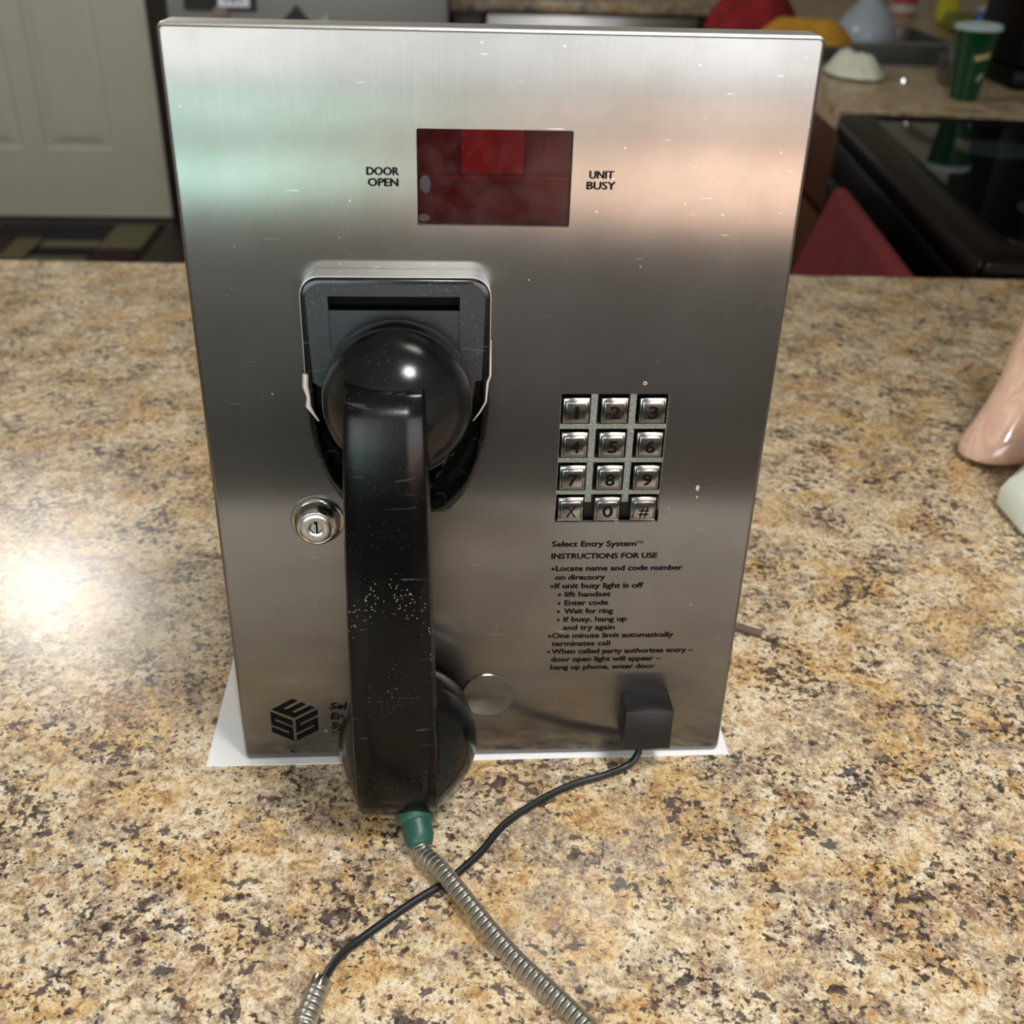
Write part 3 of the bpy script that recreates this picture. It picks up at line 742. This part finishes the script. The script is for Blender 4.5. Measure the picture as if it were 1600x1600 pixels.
# ================================================================== CERAMICS AT THE RIGHT EDGE
def marble_pink():
    t = NT('pink_marbled_glaze'); v = t.coord((1, 1, .45), rot=(0, .4, 0))
    n = t.noise(v, 34, 4, .55, 1.5)
    t.prin(Base_Color=t.ramp(n, [(.3, '#c9a08f'), (.46, '#dcb6a4'), (.54, '#e4c4ae'), (.62, '#cf9fa0'), (.72, '#e6cdb6')]), Roughness=.12, Coat_Weight=.4); return t.m
M_PINK = marble_pink()
fg = thing('ceramic_vase', 'glossy pink marbled ceramic piece with rounded lobed foot at the right edge', 'ceramic vase', (.465, .345, 0))
def lobe(sp, sq=(1, .8)):
    bm = bmesh.new(); rings = []
    for (x, yy, z, r) in sp: rings.append([Vector((x+r*math.cos(2*math.pi*k/32)*sq[0], yy+r*math.sin(2*math.pi*k/32)*sq[1], z+r*.18*math.cos(2*math.pi*k/32))) for k in range(32)])
    loops(bm, rings); bmesh.ops.recalc_face_normals(bm, faces=bm.faces[:]); return bm
fin('foot_lobe', lobe([(.440, .335, .0075, .020), (.440, .335, .0085, .030), (.440, .336, .0125, .0365), (.441, .337, .020, .0375), (.445, .338, .032, .034), (.452, .341, .050, .032), (.460, .345, .072, .032), (.468, .350, .100, .034), (.478, .355, .14, .037), (.49, .36, .18, .036), (.497, .362, .2, .02)]), M_PINK, fg, smooth=60)
fin('foot_lobe', lobe([(.478, .318, .0075, .020), (.478, .318, .009, .031), (.478, .318, .014, .036), (.478, .320, .022, .036), (.480, .325, .04, .032), (.484, .332, .07, .031), (.488, .345, .10, .032), (.49, .352, .14, .03), (.492, .356, .17, .015)]), M_PINK, fg, smooth=60)
M_MINT = simple('mint_glaze', '#dfe9df', .15, 0, .04, 20, 0, .4)
mg = thing('ceramic_bowl', 'pale mint ceramic piece with faceted foot in front of the pink one', 'ceramic bowl', (.45, .236, 0))
def octo(r, z, tw=0): return [Vector((.450+r*math.cos(R(tw+45*k+22)), .236+r*math.sin(R(tw+45*k+22)), z)) for k in range(8)]
bm = bmesh.new(); loops(bm, [octo(.050, .0), octo(.0560, .004), octo(.0560, .017), octo(.0515, .026), octo(.047, .030), octo(.038, .044), octo(.031, .060), octo(.030, .075), octo(.036, .10), octo(.048, .12), octo(.044, .121), octo(.034, .10)])
bmesh.ops.recalc_face_normals(bm, faces=bm.faces[:]); fin('bowl_body', bm, M_MINT, mg, smooth=25, bevel=.0025, seg=3)

# ================================================================== FRIDGE
M_FR = simple('fridge_grey', '#8b8c8b', .38, .35, .03, 5)
M_FRB = simple('fridge_black', '#0c0d0e', .4)
f = thing('refrigerator', 'grey refrigerator with dark dispenser panel behind the steel phone', 'refrigerator', (-.44, 3.75, ZF))
box('cabinet', -.875, .0, 3.46, 4.15, ZF, .93, M_FRB, f, bevel=.005)
box('freezer_door', -.886, -.50, 3.40, 3.455, ZF+.06, .92, M_FR, f, bevel=.006) if False else None
box('door', -.886, .004, 3.40, 3.455, -.62, .92, M_FR, f, bevel=.008)
box('drawer', -.886, .004, 3.40, 3.455, ZF+.05, -.635, M_FR, f, bevel=.008)
dp = box('dispenser', -.832, -.604, 3.392, 3.402, -.012, .30, simple('dispenser_bezel', '#3a3d3e', .3), f, bevel=.004)
bm = bmesh.new(); abox(bm, -.722, -.624, 3.389, 3.393, .001, .12); fin('dispenser_label', bm, simple('label_white', '#d7dbe6', .5), dp)
bm = bmesh.new()
for k in range(4): abox(bm, -.70+.014*k+(k % 2)*.004, -.694+.014*k+(k % 2)*.004, 3.388, 3.3892, .012, .03)
fin('label_print', bm, simple('label_ink', '#33406b', .6), dp)
bm = bmesh.new(); abox(bm, -.815, -.735, 3.389, 3.393, .005, .12); fin('dispenser_recess', bm, M_FRB, dp)
# wedge, badge and clip on the fridge door
bm = bmesh.new(); loops(bm, [[(-.530, 3.400, -.042), (-.436, 3.400, -.040), (-.478, 3.400, .012)], [(-.530, 3.392, -.042), (-.436, 3.392, -.040), (-.478, 3.392, .012)]]); bmesh.ops.recalc_face_normals(bm, faces=bm.faces[:])
tag(fin('fridge_magnet', bm, simple('magnet_black', '#1b1f22', .5)), 'black triangular magnet on the grey refrigerator door', 'magnet')
bm = bmesh.new(); lathe(bm, [(.026, 0), (.026, .006), (.022, .009)], 24, Matrix.Translation((-.717, 3.3915+.0085, -.018)) @ Matrix.Rotation(R(90), 4, 'X'))
tag(fin('fridge_magnet', bm, simple('magnet_brown', '#7a6b66', .5, 0, .5, 90)), 'small round brownish magnet below the dispenser of the refrigerator', 'magnet')
bm = bmesh.new(); loops(bm, [[(-.43, 3.40, -.045), (-.395, 3.40, -.028), (-.385, 3.40, -.01), (-.382, 3.40, -.04)], [(-.43, 3.394, -.045), (-.395, 3.388, -.028), (-.385, 3.388, -.01), (-.382, 3.394, -.04)]]); bmesh.ops.recalc_face_normals(bm, faces=bm.faces[:])
tag(fin('paper_clip', bm, simple('clip_white', '#c9cbc8', .5)), 'small white clip beside the triangular magnet', 'clip')

# ================================================================== BACK RUN
M_STL2 = steel('appliance_steel', '#b5b5b3', .3, 0, False, False, (900, 900, 30))
bk = thing('cabinet_run', 'oak cabinet beside the refrigerator holding the dishwasher bay', 'cabinet', (.08, 4.1, ZF))
box('cabinet_body', .02, .135, 3.87, 4.41, ZF, -.041, M_OAK, bk)
box('door', .022, .133, 3.85, 3.87, ZF+.1, -.06, M_OAK, bk, bevel=.003)
dw_ = thing('dishwasher', 'stainless steel dishwasher front under the far granite counter', 'dishwasher', (.53, 4.1, ZF))
box('tub', .15, .92, 3.87, 4.41, ZF, -.05, M_FRB, dw_)
box('door', .145, .925, 3.845, 3.868, ZF+.1, -.052, M_STL2, dw_, bevel=.004)
box('handle', .20, .87, 3.815, 3.842, -.16, -.13, M_STL2, dw_, bevel=.005)
ct2 = thing('countertop', 'far granite countertop above the dishwasher', 'countertop', (.5, 4.1, -.04))
box('worktop', .012, .952, 3.82, 4.43, -.04, 0, M_GRAN, ct2, bevel=.004)

# right run with the sink
ct3 = thing('countertop', 'granite countertop around the sink beyond the black stove', 'countertop', (1.3, 2.8, -.04))
SX0, SX1, SY0, SY1 = .94, 1.47, 2.42, 3.24
def rx(y): return .79+(y-1.82)*.07
bm = bmesh.new()
slab(bm, [(.79, 1.835), (2.28, 1.645), (2.28, SY0), (rx(SY0), SY0)], -.04, 0)
slab(bm, [(rx(SY0), SY0), (SX0, SY0), (SX0, SY1), (rx(SY1), SY1)], -.04, 0)
slab(bm, [(SX1, SY0), (2.28, SY0), (2.28, SY1), (SX1, SY1)], -.04, 0)
slab(bm, [(rx(SY1)+.0, SY1), (2.28, SY1), (2.28, 4.43), (.955, 4.43), (.955, SY1+.58)], -.04, 0)
fin('worktop', bm, M_GRAN, ct3)
cb = thing('cabinet_run', 'oak base cabinets under the sink counter', 'cabinet', (1.5, 2.8, ZF))
bm = bmesh.new(); slab(bm, [(.83, 1.86), (2.27, 1.67), (2.27, 4.40), (.97, 4.40), (.93, 3.9)], ZF, -.30); fin('cabinet_body', bm, M_OAK, cb)
for a, b in ((1.86, 2.36), (2.40, 2.88), (2.92, 3.40), (3.44, 3.80)):
    M = Matrix.Translation((rx(a)+.03, a, 0)) @ Matrix.Rotation(-math.atan(.07), 4, 'Z')
    o = box('door', -.02, .0, 0, (b-a), ZF+.1, -.24, M_OAK, cb, bevel=.004, M=M)
    o = box('drawer', -.02, .0, 0, (b-a), -.22, -.045, M_OAK, cb, bevel=.004, M=M)
sk = thing('sink', 'stainless steel double bowl sink set into the granite counter', 'sink', (1.2, 2.83, -.2))
bm = bmesh.new()
t_ = .002
for (a, b) in ((SY0, 2.83), (2.86, SY1)):
    x0, x1 = SX0, SX1
    bm2 = rrect(x0+.005, x1-.005, a+.005, b-.005, .05, 5)
    bm3 = rrect(x0+.03, x1-.03, a+.03, b-.03, .05, 5)
    loops(bm, [[(x, y, .002) for x, y in bm2], [(x, y, -.16) for x, y in bm2], [(x, y, -.185) for x, y in bm3]], True, False, True)
fin('bowls', bm, M_STL2, sk, smooth=40)
bm = bmesh.new()
for (x0, x1, y0, y1) in ((SX0-.012, SX0+.012, SY0-.012, SY1+.012), (SX1-.012, SX1+.012, SY0-.012, SY1+.012), (SX0+.012, SX1-.012, SY0-.012, SY0+.010), (SX0+.012, SX1-.012, SY1-.01, SY1+.012), (SX0+.012, SX1-.012, 2.826, 2.864)):
    abox(bm, x0, x1, y0, y1, .0003, .004)
fin('rim', bm, M_STL2, sk, smooth=35, bevel=.001)
bm = bmesh.new(); tube(bm, catmull([(1.54, 2.84, .001), (1.54, 2.84, .16), (1.52, 2.84, .24), (1.44, 2.84, .27), (1.36, 2.84, .23), (1.35, 2.84, .20)], .01), .012, 14); fin('faucet', bm, M_CHROME, sk, smooth=60)

# jug standing in the far bowl divider
M_JUG = simple('cloudy_jug_plastic', '#aab4c2', .3, 0, .05, 10)
jg = thing('plastic_jug', 'cloudy white plastic jug with tan cap standing at the sink', 'jug', (1.235, 2.99, -.186))
bm = bmesh.new(); MJ = Matrix.Translation((1.235, 2.99, -.1848))
lathe(bm, [(.072, 0), (.085, .01), (.088, .04), (.088, .195), (.082, .22), (.060, .255), (.036, .28), (.024, .29), (.022, .305)], 40, MJ); fin('jug_body', bm, M_JUG, jg, smooth=60)
bm = bmesh.new(); lathe(bm, [(.025, .300), (.026, .304), (.026, .325), (.023, .327)], 24, MJ); fin('cap', bm, simple('tan_cap', '#b9a67f', .5), jg, smooth=40)
bm = bmesh.new(); tube(bm, catmull([(1.235-.06, 2.975, -.1848+.24), (1.235-.095, 2.97, -.1848+.20), (1.235-.10, 2.97, -.1848+.14), (1.235-.084, 2.975, -.1848+.09)], .01), .010, 10); fin('handle', bm, M_JUG, jg, smooth=60)

# cloths over the sink edge
def drape(name, pts_fn, nu, nv, mat, th=.004):
    bm = bmesh.new(); g = [[bm.verts.new(pts_fn(i/nu, j/nv)) for j in range(nv+1)] for i in range(nu+1)]
    for i in range(nu):
        for j in range(nv): bm.faces.new((g[i][j], g[i+1][j], g[i+1][j+1], g[i][j+1]))
    bmesh.ops.recalc_face_normals(bm, faces=bm.faces[:])
    bmesh.ops.solidify(bm, geom=bm.faces[:], thickness=th)
    return fin(name, bm, mat, smooth=60)
M_REDC = simple('red_cloth', '#8c1c22', .9, 0, .35, 45, .3)
M_YEL = simple('yellow_cloth', '#c8952f', .95, 0, .12, 70, .4)
def heap(cx, cy, rx_, ry_, h, seed):
    def fn(u, v):
        a = 2*math.pi*u; r = v
        n = noise.noise(Vector((math.cos(a)*r*1.6+seed, math.sin(a)*r*1.6, seed*.7)))
        n2 = noise.noise(Vector((math.cos(a)*r*4+seed, math.sin(a)*r*4, seed)))
        k = 1+.18*noise.noise(Vector((math.cos(a)*2, math.sin(a)*2, seed)))
        z = .0065+h*(1-r**2.2)*(1+.5*n)+abs(n2)*h*.22*(1-r)
        return Vector((cx+rx_*r*k*math.cos(a), cy+ry_*r*k*math.sin(a), max(.0065, z)))
    return fn
tag(drape('dish_towel', heap(.92, 3.10, .14, .12, .11, 2.3), 48, 16, M_REDC), 'crumpled red towel heaped behind the yellow cloth at the sink', 'towel')
def yfn(u, v):
    p = heap(.985, 2.80, .15, .08, .07, 5.1)(u, v)
    return p
tag(drape('dish_cloth', yfn, 48, 14, M_YEL), 'mustard yellow cloth bunched up in front of the red towel', 'cloth')
tag(drape('paper_towel', heap(.962, 2.28, .062, .10, .045, 7.7), 40, 14, simple('paper_towel', '#d8dccb', .9, 0, .05, 60, .3), .002), 'crumpled white paper towel on the granite beside the sink', 'paper towel')
bm = bmesh.new(); lathe(bm, [(.010, 0), (.012, .003), (.011, .011), (.006, .015)], 16, Matrix.Translation((1.047, 2.186, .0005)))
tag(fin('bottle_cap', bm, M_CHROME, smooth=20), 'tiny shiny metal cap on the granite in front of the sink', 'cap')

# things along the wall behind the sink
def bottle(name, x, y_, r, h, mat, capm, label, cat, neck=.35):
    t = thing(name, label, cat, (x, y_, .0005))
    M = Matrix.Translation((x, y_, .0005)); bm = bmesh.new()
    lathe(bm, [(r*.92, 0), (r, .005), (r, h*.7), (r*.8, h*.8), (r*neck, h*.88), (r*neck, h*.92)], 24, M); fin('bottle_body', bm, mat, t, smooth=45)
    bm = bmesh.new(); lathe(bm, [(r*neck*1.2, h*.9), (r*neck*1.2, h), (r*neck, h*1.01)], 18, M); fin('cap', bm, capm, t, smooth=40)
    return t
bt = bottle('soap_bottle', 1.585, 3.62, .045, .22, simple('pink_bottle', '#c25468', .4), M_JUG, 'pink and white soap bottle behind the sink', 'bottle')
bm = bmesh.new(); lathe(bm, [(.0455, .006), (.0455, .035)], 24, Matrix.Translation((1.585, 3.62, .0005)), False, False); fin('base_band', bm, simple('cream_band', '#cfc7bb', .5), bt, smooth=60)
bottle('dish_soap', 1.66, 3.42, .03, .19, simple('pale_green_bottle', '#7d9d92', .2), simple('navy_cap', '#2b3152', .4), 'pale green bottle with navy cap next to the pink bottle', 'bottle')
bottle('spray_bottle', 1.76, 3.30, .028, .17, simple('clear_bottle', '#9aa39c', .2), simple('white_cap', '#c9ccd0', .4), 'greyish clear bottle at the right of the wall shelf group', 'bottle')
def rough_block(cx, cy, sx, sy, sz, seed, mat, name, z0=.0005):
    bm = bmesh.new(); bmesh.ops.create_icosphere(bm, subdivisions=4, radius=1)
    for v in bm.verts:
        p = v.co.copy(); m = max(abs(p.x), abs(p.y), abs(p.z)); p = p/(m**.6)
        p *= 1+.13*noise.noise(p*4+Vector((seed, 0, 0)))
        v.co = Vector((cx+p.x*sx, cy+p.y*sy, z0+(p.z+1.12)*sz))
    return fin(name, bm, mat, smooth=60)
tag(rough_block(1.60, 3.16, .060, .035, .026, 1, simple('scrubber_olive', '#7b7f35', .9, 0, .3, 200, .5), 'sponge'), 'olive green scrubbing sponge behind the sink', 'sponge')
tag(rough_block(1.615, 3.33, .032, .03, .040, 4, simple('scrubber_yellow', '#c6c53a', .9, 0, .25, 200, .5), 'sponge'), 'bright yellow sponge next to the green cup rim', 'sponge')
bl = bottle('spray_bottle', 1.595, 3.02, .026, .085, simple('blue_bottle', '#1e5fae', .3), simple('white_cap', '#c9ccd0', .4), 'small blue bottle with white top just left of the cup lid', 'bottle', .7)
# knife/utensil crock
uc = thing('utensil_holder', 'dark utensil crock with metal spatulas behind the green cup', 'utensil holder', (1.66, 2.86, .0005))
bm = bmesh.new(); lathe(bm, [(.045, 0), (.05, .004), (.052, .11), (.048, .11), (.045, .02)], 30, Matrix.Translation((1.66, 2.86, .0005))); fin('crock', bm, M_FRB, uc, smooth=40)
for k, (dx, dy) in enumerate(((-.02, .01), (.0, -.01), (.02, .012))):
    bm = bmesh.new(); tube(bm, [Vector((1.66+dx*.4, 2.86+dy*.4, .03)), Vector((1.66+dx*2, 2.86+dy*2, .19)), Vector((1.66+dx*2.6, 2.86+dy*2.6, .25))], lambda i: (.004, .004, .012)[i], 8); fin('utensil', bm, M_STL2, uc, smooth=60)
# dark tongs on the counter
tg_ = thing('tongs', 'dark kitchen tongs lying on the granite beside the green cup', 'tongs', (1.19, 2.3, .001))
for s in (-1, 1):
    bm = bmesh.new(); tube(bm, catmull([(1.235, 2.43+s*.004, .03), (1.215+s*.006, 2.36, .022), (1.18+s*.012, 2.26, .010), (1.150+s*.014, 2.14, .0085)], .01), lambda i: .0075, 8); fin('arm', bm, simple('dark_tongs', '#4a4239', .45), tg_, smooth=60)

# green cup
cp = thing('paper_cup', 'tall green cup with pale plastic lid standing on the granite', 'cup', (1.113, 2.0, .0005))
MC = Matrix.Translation((1.113, 2.0, .0005))
bm = bmesh.new(); lathe(bm, [(.026, .003), (.0285, 0), (.0295, .004), (.0465, .139), (.0475, .142)], 64, MC); fin('cup_body', bm, simple('green_cup', '#05361f', .14, 0, .05, 30), cp, smooth=60)
bm = bmesh.new(); lathe(bm, [(.0485, .139), (.0498, .141), (.0498, .147), (.047, .150), (.043, .149), (.041, .145), (.01, .146)], 64, MC); fin('lid', bm, simple('pale_lid', '#9fb4b4', .25, 0, .05), cp, smooth=40)
def cupf(x, v, off):
    z = .0005+v/1000; r = .0295+(.0465-.0295)*(v-4)/135+.0005; a = R(-104)+(x/1000)/.040
    return Vector((1.113+r*math.cos(a), 2.0+r*math.sin(a), z))
bm = bmesh.new(); text_mesh(bm, 'moouu', 0, 31, 82, 17, 0, .02, frame=lambda x, v, o: cupf(x, v+(x-6)*.22, o)); fin('cup_lettering', bm, simple('cup_gold', '#b9ad72', .5), cp)
bm = bmesh.new(); bm.faces.new([bm.verts.new(cupf(22+6*math.cos(a*.524)+4*math.sin(a*.524), 48+9*math.sin(a*.524), 0)) for a in range(12)]); fin('cup_emblem', bm, simple('cup_white', '#8f9c9a', .5), cp)
# coffee maker
cm = thing('countertop_appliance', 'tall black countertop appliance at the right edge beyond the stove', 'appliance', (1.46, 2.2, .0005))
MM = Matrix.Translation((1.36, 2.11, 0)) @ Matrix.Rotation(-.06, 4, 'Z')
M_BK = simple('black_appliance', '#040405', .4, 0, .1, 60, 0, 0, .12)
box('base', -.09, .34, -.005, .265, .0005, .045, M_BK, cm, bevel=.01, M=MM)
box('housing', .02, .34, .0, .26, .046, .36, M_BK, cm, bevel=.012, M=MM)
box('front_hood', -.085, .0195, .0, .26, .0455, .35, M_BK, cm, bevel=.012, M=MM)

# ================================================================== STOVE
ang = math.atan2(-.1187, .93)   # run direction measured from +Y
SM = Matrix.Translation((.655, .865, 0)) @ Matrix.Rotation(ang, 4, 'Z')
sv = thing('stove', 'black glass-top stove with oven beyond the granite counter', 'stove', (1.0, 1.3, ZF))
M_ENAM = simple('black_enamel', '#040303', .35, 0, .1, 20, 0, 0, .12)
M_GLT = simple('cooktop_glass', '#030405', .04, 0, .05, 20)
LS = .955; WS = .66
box('oven_body', .03, WS, .004, LS-.004, ZF, -.045, M_BK, sv, M=SM, bevel=.003)
bm = bmesh.new()
def rl(i, z, r): return [SM @ Vector((x, y, z)) for x, y in rrect(i, WS-i, i, LS-i, r, 5)]
loops(bm, [rl(.004, -.044, .01), rl(0, -.030, .012), rl(0, -.010, .012), rl(.008, .001, .012), rl(.030, .006, .02), rl(.052, .006, .02), rl(.062, .001, .02)], True, False, False)
bmesh.ops.recalc_face_normals(bm, faces=bm.faces[:])
fin('cooktop_frame', bm, simple('brown_black_enamel', '#0b0604', .3, 0, .1, 20, 0, 0, .12), sv, smooth=40)
bm = bmesh.new(); loops(bm, [rl(.058, -.006, .02), rl(.058, .0022, .02)]); bmesh.ops.recalc_face_normals(bm, faces=bm.faces[:]); fin('glass_top', bm, M_GLT, sv)
M_RING = simple('burner_print', '#2a3236', .12)
for (cx, cy, r) in ((.225, .24, .098), (.225, .66, .075), (.50, .24, .075), (.50, .66, .098)):
    bm = bmesh.new(); bm.faces.new([bm.verts.new(SM @ Vector((cx+r*math.cos(k*.1309), cy+r*math.sin(k*.1309), .0026))) for k in range(48)]); fin('burner', bm, M_RING, sv)
box('control_strip', .0, .028, .02, LS-.02, -.14, -.046, M_ENAM, sv, bevel=.006, M=SM)
box('oven_door', -.004, .028, .02, LS-.02, -.78, -.146, M_ENAM, sv, bevel=.008, M=SM)
hd = bmesh.new(); tube(hd, catmull([SM @ Vector(p) for p in ((.0, .06, -.160), (-.045, .065, -.085), (-.060, .12, -.066), (-.060, .50, -.066), (-.060, LS-.32, -.066), (-.045, LS-.265, -.085), (.0, LS-.26, -.160))], .01), .010, 12)
fin('handle', hd, M_ENAM, sv, smooth=60)
bm = bmesh.new(); abox(bm, -.0062, -.0045, .18, LS-.18, -.62, -.30, SM); fin('oven_window', bm, M_GLT, sv)
# red towel on the oven handle
def tw(u, v):
    # u along the handle, v: 0 behind, .5 on top, 1 front bottom
    yy = .05+.50*u
    pinch = 1-.0*u
    s = (v-.4)
    w = .022*math.sin(u*13+v*2)+.007*math.sin(u*37)
    if v < .36: x = -.043; z = -.066-(.36-v)*.55
    elif v < .5:
        a = math.pi*(v-.36)/.14; x = -.060+.017*math.cos(a); z = -.066+.017*math.sin(a)
    else:
        d_ = (v-.5); x = -.077-d_*.14*(1+.3*math.sin(u*9))-abs(w)*min(1, d_*5); z = -.066-d_*.8
        yy += d_*.10*(u-.3)
    z -= .012*max(0, u-.9)*10*0
    return SM @ Vector((x, yy, z))
tw_o = drape('hand_towel', tw, 60, 40, simple('red_terry', '#66171f', .95, 0, .22, 300, .5), .006)
tag(tw_o, 'dark red terry towel hanging over the oven handle', 'towel')
